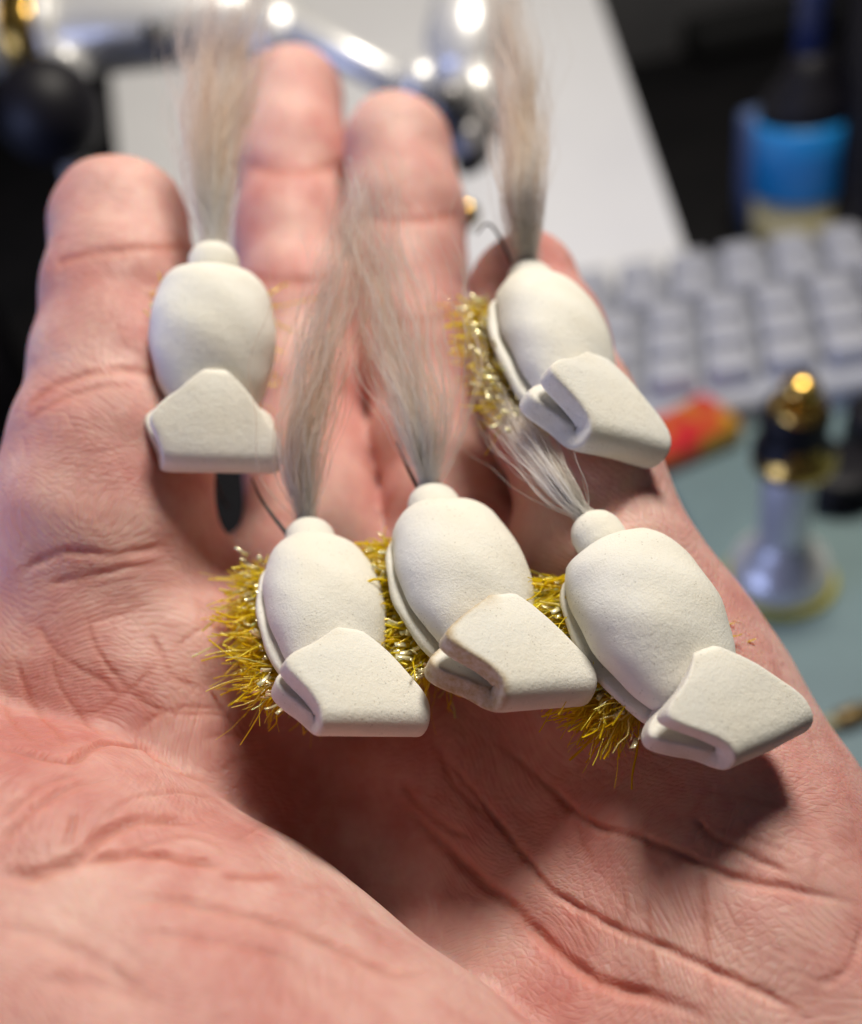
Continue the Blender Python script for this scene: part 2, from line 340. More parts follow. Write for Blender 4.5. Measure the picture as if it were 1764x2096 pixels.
# creases: (points along the crease, depth mm, half width mm, redness)
L5 = lambda *a: [(x*.5105, 1227.9+.5105*y) for x, y in a]
L6 = lambda *a: [(818.6+.536*x, 1391.6+.536*y) for x, y in a]
CREASES = [
 ([(120, 545), (142, 528), (240, 512), (335, 507), (400, 510)], .45, .9, 1),
 ([(60, 830), (100, 795), (180, 765), (275, 758), (400, 790)], .5, .8, 1),
 ([(62, 858), (110, 825), (190, 795), (290, 785)], .35, .7, .8),
 ([(490, 335), (560, 350), (640, 350), (710, 335)], .5, 1.1, 1),
 ([(490, 560), (560, 575), (640, 575), (730, 560)], .5, 1.0, 1),
 ([(715, 440), (800, 452), (880, 450), (945, 435)], .45, 1.0, 1),
 ([(735, 650), (800, 662), (900, 655), (970, 640)], .45, 1.0, 1),
 ([(970, 690), (1060, 690), (1200, 640)], .3, .9, 1),
 ([(1240, 1060), (1300, 1010), (1360, 985)], .3, .9, .6),
 (L6((130, 240), (300, 450), (450, 640), (560, 790), (700, 880), (850, 960), (1010, 1020), (1200, 1110), (1400, 1200), (1550, 1290)), .55, .55, 1.2),
 (L6((0, 480), (150, 620), (300, 760), (420, 860), (520, 960), (640, 1070), (780, 1160), (960, 1210), (1150, 1280)), .7, .8, 1.4),
 (L6((380, 240), (560, 400), (660, 500), (760, 565), (900, 600), (1040, 650), (1150, 700), (1300, 760), (1500, 800), (1764, 860)), .5, .6, 1),
 (L6((660, 520), (690, 610), (730, 700)), .22, .35, .8), (L6((850, 800), (860, 870), (855, 950)), .2, .3, .8),
 (L6((940, 820), (955, 1000), (985, 1200)), .25, .35, .9), (L6((1150, 700), (1165, 950), (1180, 1250)), .28, .4, .9),
 (L6((1120, 520), (1200, 600), (1400, 700), (1500, 745)), .3, .5, .8), (L6((660, 890), (700, 970), (730, 1050)), .2, .3, .7),
 (L6((0, 380), (60, 470), (170, 560), (260, 600)), .3, .6, 1), (L6((150, 270), (210, 400), (330, 520)), .3, .5, 1),
 (L6((1150, 420), (1300, 450), (1500, 500)), .16, .4, .4), (L6((1170, 560), (1330, 600), (1560, 690)), .16, .4, .4), (L6((1200, 640), (1350, 680), (1530, 750)), .16, .4, .4),
 (L6((1764, 930), (1740, 1040), (1680, 1130), (1590, 1160)), .2, .5, .4),
 (L5((0, 590), (150, 622), (280, 642), (350, 600), (430, 570), (560, 590), (650, 650), (760, 705), (900, 765)), .6, .7, 1.1),
 (L5((150, 90), (200, 180), (290, 260), (420, 330), (480, 400)), .28, .4, .8),
 (L5((60, 230), (90, 330), (140, 440), (230, 530), (260, 600)), .35, .45, .9),
 (L5((10, 400), (60, 500), (150, 580)), .3, .45, .8),
 (L5((350, 60), (370, 160), (420, 250), (480, 320), (560, 400), (680, 450), (850, 460), (1000, 500)), .28, .4, .9),
 (L5((600, 130), (650, 220), (700, 310), (800, 350)), .25, .35, .8), (L5((560, 520), (640, 460), (760, 430), (900, 440)), .25, .35, .8),
 (L5((200, 210), (230, 330), (330, 480), (430, 560)), .3, .4, .9), (L5((700, 190), (800, 120), (870, 90)), .22, .35, .7),
 (L5((330, 100), (480, 60), (600, 10)), .18, .4, .6), (L5((250, 470), (400, 440), (560, 330), (640, 230)), .2, .35, .7),
 (L5((880, 690), (950, 640), (1080, 590)), .18, .35, .6), (L5((800, 560), (960, 530), (1100, 470)), .18, .35, .6),
 (L5((0, 1090), (130, 1100), (250, 1060), (330, 1020), (430, 930), (560, 880), (700, 880), (820, 890)), .6, .9, 1.2),
 (L5((300, 1045), (480, 1020), (620, 1012), (760, 1042), (890, 1050)), .6, .8, 1.5),
 (L5((480, 1190), (700, 1200), (900, 1240), (1100, 1290), (1300, 1370), (1450, 1440), (1600, 1500), (1700, 1500)), .4, .8, .8),
 (L5((0, 970), (60, 900), (150, 820), (300, 740), (430, 720)), .35, .7, .8), (L5((260, 990), (290, 900), (290, 840)), .25, .5, .7),
 (L5((0, 880), (80, 800), (200, 720), (330, 690)), .28, .6, .6), (L5((900, 1100), (1000, 1110), (1140, 1110)), .3, .6, 1.2),
 (L5((520, 1020), (640, 960), (800, 950), (900, 990)), .22, .5, .7), (L5((560, 1330), (800, 1350), (1050, 1400), (1300, 1500)), .22, .6, .4),
 (L5((0, 1300), (200, 1350), (420, 1470), (600, 1600)), .22, .8, .3), (L5((150, 1520), (400, 1540), (650, 1620)), .2, .8, .3),
 (L5((430, 870), (520, 800), (700, 770), (900, 800)), .2, .5, .5), (L5((950, 960), (1080, 900), (1200, 900)), .18, .5, .4),
 ([(40, 1170), (130, 1130), (240, 1135), (360, 1110)], .28, .7, .6), ([(90, 1200), (200, 1175), (330, 1150)], .22, .6, .5),
]
r2 = random.Random(3)                            # short secondary lines scattered over the palm and thenar
for k in range(70):
    x = r2.uniform(10, 1700); y = r2.uniform(1180, 2090)
    if 560 < x < 1640 and y < 1500: continue
    th = x < 1100 and y > 1560 + max(0, x-350)*.72
    a = (math.radians(r2.gauss(-28, 16)) if th else math.radians(r2.choice([r2.gauss(-40, 15), r2.gauss(-85, 14), r2.gauss(25, 14)])))
    L = r2.uniform(60, 170); bnd = r2.uniform(-.5, .5)
    pts = [(x+math.cos(a+bnd*t)*L*t, y-math.sin(a+bnd*t)*L*t) for t in (0, .35, .7, 1)]
    CREASES.append((pts, r2.uniform(.03, .08), r2.uniform(.25, .4), r2.uniform(.1, .45)))
kp, kd, kw, kr = [], [], [], []
for pts, dep, wid, red in CREASES:
    tab = np.array([(i, x, y) for i, (x, y) in enumerate(pts)], float)
    n = max(8, int(sum(math.dist(pts[i], pts[i+1]) for i in range(len(pts)-1))/4))
    cv = hermite(np.linspace(0, len(pts)-1, n), tab)
    for i, (x, y) in enumerate(cv):
        hit = hand_hit(x+1.2*math.sin(i*.5+len(kp)), y+1.2*math.sin(i*.37+1))[0]
        if hit is None: continue
        f = min(1, i/(n*.18)+.15, (n-1-i)/(n*.18)+.15)
        far = -hit[2] > 104
        kp.append(hit); kd.append((.36 if far else .70 if wid >= .5 else .45)*dep*f*(1+.25*math.sin(i*.21))); kw.append((1.15 if far else 1)*max(.25, .58*wid)); kr.append(red*f)
kd_t = KDTree(len(kp))
for i, p_ in enumerate(kp): kd_t.insert(p_, i)
kd_t.balance()
def vnormals(V, Q):
    n = np.cross(V[Q[:, 2]]-V[Q[:, 0]], V[Q[:, 3]]-V[Q[:, 1]]); out = np.zeros_like(V)
    for i in range(4): np.add.at(out, Q[:, i], n)
    return out/np.maximum(np.linalg.norm(out, axis=1, keepdims=True), 1e-9)
NRM = vnormals(HV, HQ)
disp = np.zeros(len(HV)); red = np.zeros(len(HV))
facing = (NRM*(-HV)).sum(1) > -5
for i in np.nonzero(facing)[0]:
    best = 0; rr = 0; up = 0; wide = 0
    for co, j, d in kd_t.find_range(HV[i], 2.0):
        w_ = kw[j]; g = math.exp(-(d/w_)**2); q = kd[j]*g
        if q > best: best = q
        u_ = .10*kd[j]*math.exp(-((d-1.9*w_)/(w_))**2)
        wide = max(wide, .35*kd[j]*math.exp(-(d/(3.2*w_))**2))
        if u_ > up: up = u_
        q = kr[j]*math.exp(-(d/(w_*1.5))**2)
        if q > rr: rr = q
    disp[i] = -best-wide+(up if best < .05 else up*.3); red[i] = rr
HV = HV+NRM*disp[:, None]
hand_loc = np.array(HANDC)
hand = mesh_obj('hand', c2w(HV), HQ, m_skin, None, hand_loc, True, True)
a_ = hand.data.attributes.new('crease', 'FLOAT', 'POINT'); a_.data.foreach_set('value', red.astype(np.float32))
tag(hand, 'open pink palm with spread fingers cupping the five foam lures', 'hand')

# ------------------------------------------------------------------ LURES
def fibres_mesh(paths, radii, tints, sides=3, flat=1.0):
    """thin tubes along many paths (n, k, 3) joined in one mesh, with a tint per hair"""
    n, k, _ = paths.shape
    tan = np.gradient(paths, axis=1); tan /= np.maximum(np.linalg.norm(tan, axis=2, keepdims=True), 1e-9)
    ref = rng.normal(size=(n, 1, 3)); u = np.cross(tan, ref); u /= np.maximum(np.linalg.norm(u, axis=2, keepdims=True), 1e-9)
    v = np.cross(tan, u); V = []
    for s in range(sides):
        a = 2*math.pi*s/sides
        V.append(paths+(u*math.cos(a)+v*math.sin(a)*flat)*radii[..., None])
    V = np.stack(V, 2).reshape(-1, 3)
    base = (np.arange(n)[:, None]*k+np.arange(k-1)[None])*sides; F_ = []
    for s in range(sides):
        t = (s+1) % sides
        F_.append(np.stack([base+s, base+t, base+sides+t, base+sides+s], -1).reshape(-1, 4))
    return V, np.concatenate(F_), (np.repeat(tints, k*sides) if tints.ndim == 1 else np.repeat(tints.reshape(-1), sides))
def add_tint(o, t):
    a = o.data.attributes.new('tint', 'FLOAT', 'POINT'); a.data.foreach_set('value', t.astype(np.float32))

EGG = [(0, .45, .18), (.06, .62, .34), (.15, .77, .58), (.3, .91, .84), (.45, .985, .98), (.6, .985, .99), (.75, .91, .92), (.87, .79, .78), (.95, .60, .56), (1, .40, .36)]
def egg_ring(wd, top, bot, y, cx=0, z0=0, n=44, e1=2.25, e2=3.2):
    a = np.linspace(0, 2*math.pi, n, endpoint=False); c, s = np.cos(a), np.sin(a)
    e = np.where(s >= 0, e1, e2)
    x = wd*np.sign(c)*np.abs(c)**(2/e); z = np.where(s >= 0, top*np.abs(s)**(2/e), -bot*np.abs(s)**(2/e))
    return np.stack([x+cx, np.full(n, y), z+z0], 1)
def blob_rings(fn, n=40):
    """rings from t=0..1, closed roundly at both ends"""
    ts = .5-.5*np.cos(np.linspace(0, math.pi, n))
    return [fn(t) for t in ts]
def make_lure(spec):
    O = P(*spec['o']); w2 = np.array(spec['w2'], float); t2 = np.array(spec['t2'], float)
    w2 /= np.linalg.norm(w2); t2 /= np.linalg.norm(t2)
    Wv = np.array([*w2, -spec['a']]); Wv /= np.linalg.norm(Wv)
    Tv = np.array([*t2, -spec['b']]); Tv -= Wv*(Tv @ Wv); Tv /= np.linalg.norm(Tv); Nv = np.cross(Wv, Tv)
    M = np.stack([Wv, Tv, Nv], 1)*spec['s']      # local mm -> camera mm
    toC = lambda v: np.asarray(v) @ M.T + O
    root = empty('foam_lure', c2w(O), spec['label'], 'fishing lure', 'foam popper lures lying in the open hand')
    loc = c2w(O); R = random.Random(spec['seed'])
    def part(name, v, f, m, **k):
        if len(v) > 60:                          # hand-cut irregularity
            v = np.array(v, float)
            if k.pop('rough', False):
                ph = spec['seed']*1.7
                v = v+.09*np.stack([np.sin(v[:, 1]*1.1+ph)*np.cos(v[:, 2]), np.sin(v[:, 0]*.9+ph), np.sin(v[:, 0]*.7+v[:, 1]*.8+ph*2)], 1)
        k.pop('rough', None)
        wv = c2w(toC(v)) - loc
        return mesh_obj(name, wv, f, m, root, (0, 0, 0), True)
    Le, We, He = spec.get('egg', (17.5, 7.6, 5.6))
    # upper body
    def er(t):
        w_, h_ = hermite([t], EGG)[0]
        end = min(1, (t/.05)**.5 if t < .05 else 1, ((1-t)/.07)**.5 if t > .93 else 1)
        end = max(end, .02)
        return egg_ring(We*w_*end, He*h_*end, 1.5*end, -1.5+t*Le, 0, .4-.4*(1-end), 48, 2.25, 5.5)
    part('body', *rings_mesh(blob_rings(er, 46)), m_foam, rough=True)
    # the second foam strip folded under it
    def ur(t):
        w_, h_ = hermite([t], EGG)[0]; end = max(.03, min(1, (t/.05)**.5 if t < .05 else 1, ((1-t)/.08)**.5 if t > .92 else 1))
        sag = spec.get('gap', .35)*(1-t)**1.3
        return egg_ring(We*w_*1.02*end, .95*end, .95*end, -1.9+t*Le*.97, -.25, -1.95-sag*.8, 36, 3.5, 3.5)
    part('underside_strip', *rings_mesh(blob_rings(ur, 34)), m_foam, rough=True)
    # little knob behind the body
    bw, bl = spec.get('butt', (3.1, 5.4)); y0 = Le-3.6
    def br(t):
        q = hermite([t], [(0, .6), (.2, .95), (.45, 1.02), (.7, .93), (.88, .68), (1, .3)])[0] if t < .999 else .05
        if t < .02: q = .3
        return egg_ring(bw*q, bw*.86*q, bw*.8*q, y0+t*bl, 0, .4, 28, 2.1, 2.2)
    part('butt', *rings_mesh(blob_rings(br, 26)), m_foam)
    # folded lip: a foam strip bent over itself
    iL, iR = spec.get('indent', (4.2, 1.2)); Wm = spec.get('lip', 8.3); LL = spec.get('len', 10.0)/10.0; op = spec.get('open', 1.0)
    kL = spec.get('kL', 1.0)
    path = [  # s, y, z, left half width, right half width
     (0, 2.2, 4.5, .5, .5), (.2, 2.1, 4.6, 1.3, 1.3), (.6, 1.7, 4.7, 2.2, 2.1), (1.2, 1.0, 4.75, 3.3, 2.9), (2.2, -.1, 4.75, 5.2*kL, 3.8), (3.4, -1.6, 4.65, 7.5*kL, 4.8),
     (4.2, -2.7, 4.5, 8.2*kL, 5.5), (5.2, -4.2, 4.25, Wm-iL*.26, 6.4), (6.6, -6.3, 3.85, Wm-iL*.66, 7.6), (7.6, -8.0, 3.45, Wm-iL*.95, 8.2), (8.2, -8.8, 3.1, Wm-iL, Wm-iR*.7), (8.7, -9.1, 2.3, Wm-iL, Wm-iR),
     (9.4, -9.1, 1.3, Wm-iL+.1, Wm-iR), (10.2, -8.5, .65, Wm-iL*.92, Wm-iR+.1), (11.8, -6.2, .2, Wm-iL*.5, Wm-.3), (13.2, -4.0, -.15, Wm-.25, Wm-.9),
     (14.6, -2.0, -.4, Wm-.5, 7.4), (16, -.2, -.3, Wm-2.6, 5.5), (17, 1.0, .0, 4.0, 3.8), (17.6, 1.8, .1, 2.0, 2.0)]
    ss = np.linspace(0, 17.6, 84); T_ = hermite(ss, path); T_[:, 1] = np.where(T_[:, 1] > 2.1, 2.1+(T_[:, 1]-2.1)*(.4+.6*op), 2.1-(2.1-T_[:, 1])*(.5+.5*op))
    kn_ = np.exp(-.5*(np.arange(-6, 7)/2.6)**2); kn_ /= kn_.sum()
    sm_ = np.stack([np.convolve(np.pad(T_[:, c_], 6, mode='edge'), kn_, 'valid') for c_ in (2, 3)], 1)
    wt_ = np.clip(np.minimum(ss, 17.6-ss)/1.2, 0, 1)[:, None]; T_[:, 2:4] = T_[:, 2:4]*(1-wt_)+sm_*wt_   # soft corners
    y_, z_ = np.where(T_[:, 0] < 0, T_[:, 0]*LL, T_[:, 0]), T_[:, 1]; tg = np.stack([np.gradient(y_), np.gradient(z_)], 1); tg /= np.linalg.norm(tg, axis=1, keepdims=True)
    nrm = np.stack([tg[:, 1], -tg[:, 0]], 1)     # towards outside
    th = 1.32; rings = []; n = 60
    a = np.linspace(0, 2*math.pi, n, endpoint=False); cc, sn = np.cos(a), np.sin(a)
    for i in range(len(ss)):
        wl, wr = max(.4, T_[i, 2]), max(.4, T_[i, 3]); wc = (wr-wl)/2; wh = (wr+wl)/2
        # rounded rectangle: straight body with a small edge radius
        r_ = min(.34, wh*.5); xs = np.empty(n); zs = np.empty(n)
        xs = np.sign(cc)*np.minimum(1, np.abs(cc)**.10)*wh; zs = np.sign(sn)*np.abs(sn)**.32*th
        k_ = np.abs(xs) > wh-r_
        endf = 1.0
        if i == 0 or i == len(ss)-1: endf = .35
        if i == 1 or i == len(ss)-2: endf = .85
        p2 = nrm[i]
        rings.append(np.stack([wc+xs, y_[i]+p2[0]*zs*endf, z_[i]+p2[1]*zs*endf], 1))
    v_, f_ = rings_mesh(rings)
    lip = part('folded_lip', v_, f_, m_foam, rough=True)
    st_ = np.zeros(len(v_))                      # handling dirt along the cut edge
    for i in range(len(ss)):
        wl = max(.4, T_[i, 2]); xx = v_[i*n:(i+1)*n, 0]
        st_[i*n:(i+1)*n] = spec.get('dirt', .25)*np.exp(-((xx+wl)/.7)**2)
    a_s = lip.data.attributes.new('stain', 'FLOAT', 'POINT'); a_s.data.foreach_set('value', st_.astype(np.float32))
    # thread core and flash dubbing below the body
    part('dubbing_core', *rings_mesh(blob_rings(lambda t: egg_ring(4.4*max(.15, math.sin(math.pi*(.08+.84*t))**.5), 2.6, 3.0, -1+t*(Le-1), 0, -5.2, 20, 2, 2), 14)), m_core)
    n = int(.62*spec.get('fib', 3600))
    ty = .16+.80*rng.random(n); ang = rng.uniform(math.pi*.92, math.pi*2.08, n); side = rng.random(n) < .55
    ang = np.where(side, rng.normal(math.pi*1.09, .30, n), ang)
    base = np.stack([3.6*np.cos(ang), -1.5+ty*(Le), -4.6+2.4*np.sin(ang)], 1)
    ln = (rng.gamma(6, .50, n)*spec.get('fl', .95)+1.0)*np.where(np.cos(ang) > .3, spec.get('fr', .6), 1)
    ln = np.minimum(ln, spec.get('cap', 6.6))
    dr = np.stack([np.cos(ang), rng.normal(0, .38, n)-.1, np.sin(ang)*.8+rng.normal(0, .2, n)-.05], 1); dr /= np.linalg.norm(dr, axis=1, keepdims=True)
    k = 9; t = np.linspace(0, 1, k)[None, :, None]; bend = np.clip(rng.normal(0, .35, (n, 1, 3)), -.7, .7); bend[..., 2] = -np.abs(bend[..., 2])*.6
    pth = base[:, None]+dr[:, None]*ln[:, None, None]*t+bend*ln[:, None, None]*t*t
    pth = pth+.34*np.sin(t*rng.uniform(5, 13, (n, 1, 1))+rng.random((n, 1, 3))*6.28)*t
    rad = (.08+.15*rng.random(n)**2)[:, None]*(1-.35*t[..., 0])
    V_, F_, tn = fibres_mesh(pth, rad, np.clip(rng.beta(2.4, 1.8, n)+.05, 0, 1), 4, .16)
    o = part('flash_dubbing', V_, F_, m_flash); add_tint(o, tn); o['kind'] = 'stuff'
    n = spec.get('sparks', 70)                   # wider flat glints
    vs, fs = [], []
    for i in range(n):
        an = rng.normal(math.pi*1.0, .2); c0 = np.array([3.8*math.cos(an), -1+rng.random()*Le*.95, -4.4+2.4*math.sin(an)])
        d_ = np.array([math.cos(an), rng.normal(-.1, .45), rng.normal(.1, .3)]); d_ /= np.linalg.norm(d_)
        q = np.cross(d_, rng.normal(size=3)); q /= np.linalg.norm(q); l0 = rng.uniform(1.2, 4.0); l1 = l0+rng.uniform(.7, 1.9); hw = rng.uniform(.12, .30)
        nn = np.cross(d_, q)*.02
        b0 = len(vs)
        for L_ in (l0, (l0+l1)/2, l1):
            off = nn*8*(L_-l0)**2
            for sg in (-1, 1):
                for th_ in (-1, 1): vs.append(c0+d_*L_+q*hw*sg+nn*th_+off)
        for r_ in (0, 4):
            A = [b0+r_+x for x in (0, 1, 3, 2)]; B = [x+4 for x in A]
            for j in range(4): fs.append((A[j], A[(j+1) % 4], B[(j+1) % 4], B[j]))
        fs.append(tuple(b0+x for x in (0, 2, 3, 1))); fs.append(tuple(b0+8+x for x in (0, 1, 3, 2)))
    o = part('pearl_flash', np.array(vs), fs, m_spark); o['kind'] = 'stuff'
    # hook bend showing beside the tail root
    hp = spec['hook']; hp = np.array([P(*q) for q in hp]); tt = np.linspace(0, len(hp)-1, 26)
    hp = hermite(tt, np.concatenate([np.arange(len(hp))[:, None], hp], 1))
    V_, F_, _ = fibres_mesh(hp[None], (.27*(1-.6*np.linspace(0, 1, 26)))[None], np.zeros(1), 8)
    mesh_obj('hook', c2w(V_)-loc, F_, m_wire, root)
    # tail
    ctr = np.array([P(x, y, d) for x, y, d, _ in spec['tail']]); ctr[0] = toC(np.array([0, y0+bl-1.0, .3])); wid = .88*np.array([w_/F*d for x, y, d, w_ in spec['tail']])/2
    K = 26; tt = np.linspace(0, len(ctr)-1, K)
    cl = hermite(tt, np.concatenate([np.arange(len(ctr))[:, None], ctr, wid[:, None]], 1)); cw = cl[:, 3]; cl = cl[:, :3]
    td = np.gradient(cl, axis=0); td /= np.linalg.norm(td, axis=1, keepdims=True)
    view = cl/np.linalg.norm(cl, axis=1, keepdims=True)
    sx = np.cross(td, view); sx /= np.linalg.norm(sx, axis=1, keepdims=True); sy = np.cross(td, sx)
    n = spec.get('hairs', 430); nc = 52
    cc_ = rng.normal(0, .52, (nc, 2)); cph = rng.random((nc, 4))*6.28; ck = rng.integers(0, nc, n)
    u = cc_[ck]+rng.normal(0, .13, (n, 2)); stray = rng.random(n) < .07; u[stray] *= 1.7; u = np.clip(u, -1.9, 1.9)
    start = rng.normal(0, .50, (n, 2))
    t1 = np.linspace(0, 1, K)[None]; sm = np.clip(t1/.2, 0, 1); sm = sm*(2-sm)
    ox = (start[:, :1]*(1-sm)+u[:, :1]*sm)*cw[None]; oy = (start[:, 1:]*(1-sm)+u[:, 1:]*sm)*cw[None]*.55
    amp = np.clip(t1*1.6, 0, 1)*(.42+.48*rng.random((n, 1)))*spec.get('amp', 1)
    fr = rng.uniform(14, 30, (n, 1))
    ox += amp*(.9*np.sin(t1*20+cph[ck, :1])+.55*np.sin(t1*fr+rng.random((n, 1))*6.28))
    oy += amp*(.9*np.sin(t1*17+cph[ck, 1:2])+.55*np.sin(t1*fr*1.1+rng.random((n, 1))*6.28))
    if stray.any(): ox[stray] += rng.normal(0, 2.6, (stray.sum(), 1))*t1**2; oy[stray] += rng.normal(0, 1.6, (stray.sum(), 1))*t1**2
    endl = np.clip(rng.normal(.74, .23, (n, 1)), .25, 1.0); idx = t1*endl*(K-1)     # hairs differ in length
    i0 = np.clip(idx.astype(int), 0, K-2); fr_ = (idx-i0)[..., None]
    def samp(a): return a[i0]*(1-fr_)+a[i0+1]*fr_
    ox = np.take_along_axis(ox, i0, 1)*(1-fr_[..., 0])+np.take_along_axis(ox, i0+1, 1)*fr_[..., 0]
    oy = np.take_along_axis(oy, i0, 1)*(1-fr_[..., 0])+np.take_along_axis(oy, i0+1, 1)*fr_[..., 0]
    pth = samp(cl)+samp(sx)*ox[..., None]+samp(sy)*oy[..., None]
    rad = rng.uniform(.028, .062, (n, 1))*(1-.55*t1)
    tn = np.clip(spec.get('tone', .6)+rng.normal(0, .16, nc)[ck]+rng.normal(0, .14, n), 0, 1)
    tn = np.clip(tn[:, None]+.55*(1-t1*2.2).clip(0, 1), 0, 1)  # root colour whitened to make up for the tail shading itself
    V_, F_, tn = fibres_mesh(pth, rad, tn, 3)
    o = mesh_obj('tail_hair', c2w(V_)-loc, F_, m_hair, root); add_tint(o, tn); o['kind'] = 'stuff'
    return root

LURES = [
 dict(o=(436, 832, 109), w2=(1, -.02), t2=(-.2, 1), a=.28, b=.25, s=.90, seed=1, kL=.80, cap=8.5, indent=(2.2, .5), open=.72, fl=1.5, sparks=26, fib=2600, tone=.50,
      label='blurred foam lure seen head-on between the index finger and middle finger', egg=(20.6, 7.9, 6.2), butt=(3.2, 5.6), len=8.6,
      hook=[(430, 960, 119), (455, 1020, 121), (470, 1040, 123)],
      hairs=620, tail=[(420, 470, 113, 62), (430, 330, 116, 95), (446, 180, 120, 150), (457, 60, 124, 175), (466, -90, 129, 185)]),
 dict(o=(691, 1376, 94), w2=(1, -.12), t2=(-.42, .91), a=.50, b=.75, s=.86, len=8.4, egg=(20.8, 7.2, 5.6), seed=2, indent=(3.8, .4), open=.4, tone=.5,
      label='foam lure lowest on the left, over the creased palm, with narrow slot in its lip',
      hook=[(600, 1110, 104), (540, 1030, 106), (515, 980, 109)],
      tail=[(594, 1075, 98, 45), (614, 930, 104, 105), (645, 760, 105, 130), (690, 560, 107, 120), (724, 370, 111, 100)]),
 dict(o=(1000, 1320, 94), w2=(1, -.02), t2=(-.45, .90), a=.50, b=.72, s=.92, len=8.2, egg=(20.6, 7.5, 5.8), seed=3, indent=(5.4, .4), open=.8, dirt=1.0, tone=.66,
      label='middle foam lure with scuffed yellowish edge, tail fanned over ring finger',
      hook=[(872, 1030, 105), (835, 960, 107), (812, 905, 110)],
      tail=[(870, 990, 99, 45), (866, 890, 104, 110), (840, 770, 105, 175), (802, 620, 107, 185), (770, 480, 109, 165), (745, 330, 112, 130)]),
 dict(o=(1176, 822, 105), w2=(1, -.2), t2=(-.36, .94), a=.58, b=.60, s=.95, len=8.4, egg=(21.4, 7.1, 5.5), seed=4, indent=(4.7, .5), open=.6, fl=.6, sparks=110, tone=.58, fib=2600,
      label='foam lure highest on the right beside the pinky, with sparkling chunky yellow glitter',
      hook=[(1070, 590, 117), (1030, 500, 119), (1000, 458, 121), (975, 480, 123)],
      hairs=620, tail=[(1068, 545, 110, 62), (1072, 400, 113, 90), (1068, 260, 117, 115), (1048, 110, 121, 125), (1028, -70, 126, 120)]),
 dict(o=(1424, 1420, 90), w2=(.95, .27), t2=(-.53, .85), a=.45, b=.46, s=.89, len=7.6, seed=5, indent=(5.6, .3), open=.8, tone=.78, fl=1.25, fr=1.5, fib=5200, butt=(3.0, 5.6), egg=(21.2, 8.0, 6.0),
      label='largest foam lure, nearest to the hand edge, with thick golden dubbing and white tail',
      hook=[(1195, 1100, 101), (1212, 1050, 103), (1190, 990, 106)],
      tail=[(1188, 1075, 94, 48), (1140, 985, 98, 80), (1085, 905, 103, 110), (1025, 815, 108, 120), (975, 700, 112, 100)], amp=.45),
]
for s_ in LURES: make_lure(s_)

# ------------------------------------------------------------------ THE DESK BEHIND, all of it out of focus
m_desk, nt, b = mat('dark_desk', (.03, .028, .03), .75, 0, Specular_IOR_Level=.15)
v = geo(nt); nt.links.new(ramp(nt, noise(nt, v, .02, 4), [(.3, (.006, .006, .007)), (.7, (.012, .011, .012))]), b.inputs['Base Color'])
m_mat, nt, b = mat('teal_mat', (.16, .27, .27), .6)
v = geo(nt); nt.links.new(ramp(nt, noise(nt, v, .03, 4), [(.3, (.13, .195, .21)), (.7, (.17, .25, .26))]), b.inputs['Base Color'])
bump(nt, b, noise(nt, v, 2, 2), .0002, .5)
m_board, nt, b = mat('white_card', (.55, .55, .58), .55)
v = geo(nt); nt.links.new(ramp(nt, noise(nt, v, .02, 2), [(.3, (.72, .72, .745)), (.7, (.77, .77, .785))]), b.inputs['Base Color'])
m_brown, _, _ = mat('brown_fibreboard', (.16, .09, .055), .7)
m_chrome, nt, b = mat('polished_steel', (.80, .79, .77), .16, .40)
v = geo(nt); nt.links.new(ramp(nt, noise(nt, v, .4, 3), [(.3, (.28,)*3), (.7, (.42,)*3)]), b.inputs['Roughness'])
m_brass, nt, b = mat('brass', (.80, .50, .12), .2, 1.0)
v = geo(nt); nt.links.new(ramp(nt, noise(nt, v, .4, 3), [(.3, (.15,)*3), (.7, (.32,)*3)]), b.inputs['Roughness'])
m_black, _, _ = mat('black_plastic', (.008, .007, .010), .5, 0, Specular_IOR_Level=.25)
m_blackm, _, _ = mat('matt_black', (.006, .006, .007), .8)
m_key, nt, b = mat('grey_keycap', (.42, .43, .50), .6)
v = geo(nt); nt.links.new(ramp(nt, noise(nt, v, .05, 2), [(.3, (.40, .41, .47)), (.7, (.46, .47, .53))]), b.inputs['Base Color'])
m_kbase, _, _ = mat('grey_keyboard_case', (.36, .375, .43), .5)
m_blue, _, _ = mat('blue_label', (.012, .25, .62), .4)
m_cream, _, _ = mat('cream_label', (.42, .37, .20), .5)
m_navy, _, _ = mat('navy_plastic', (.02, .035, .13), .35)
m_slate, _, _ = mat('slate_blue_plastic', (.12, .17, .32), .3)
m_screen, nt, b = mat('grey_screen', (.08, .08, .085), .5)
v = geo(nt); nt.links.new(ramp(nt, noise(nt, v, .01, 2), [(.3, (.16, .16, .17)), (.7, (.20, .195, .20))]), b.inputs['Base Color'])
m_red, nt, b = mat('red_foil', (.55, .03, .03), .35)
v = geo(nt); nt.links.new(ramp(nt, noise(nt, v, .07, 2), [(.42, (.55, .02, .03)), (.52, (.55, .10, .02)), (.6, (.50, .28, .03))]), b.inputs['Base Color'])
m_yel, _, _ = mat('yellow_band', (.50, .44, .03), .45)

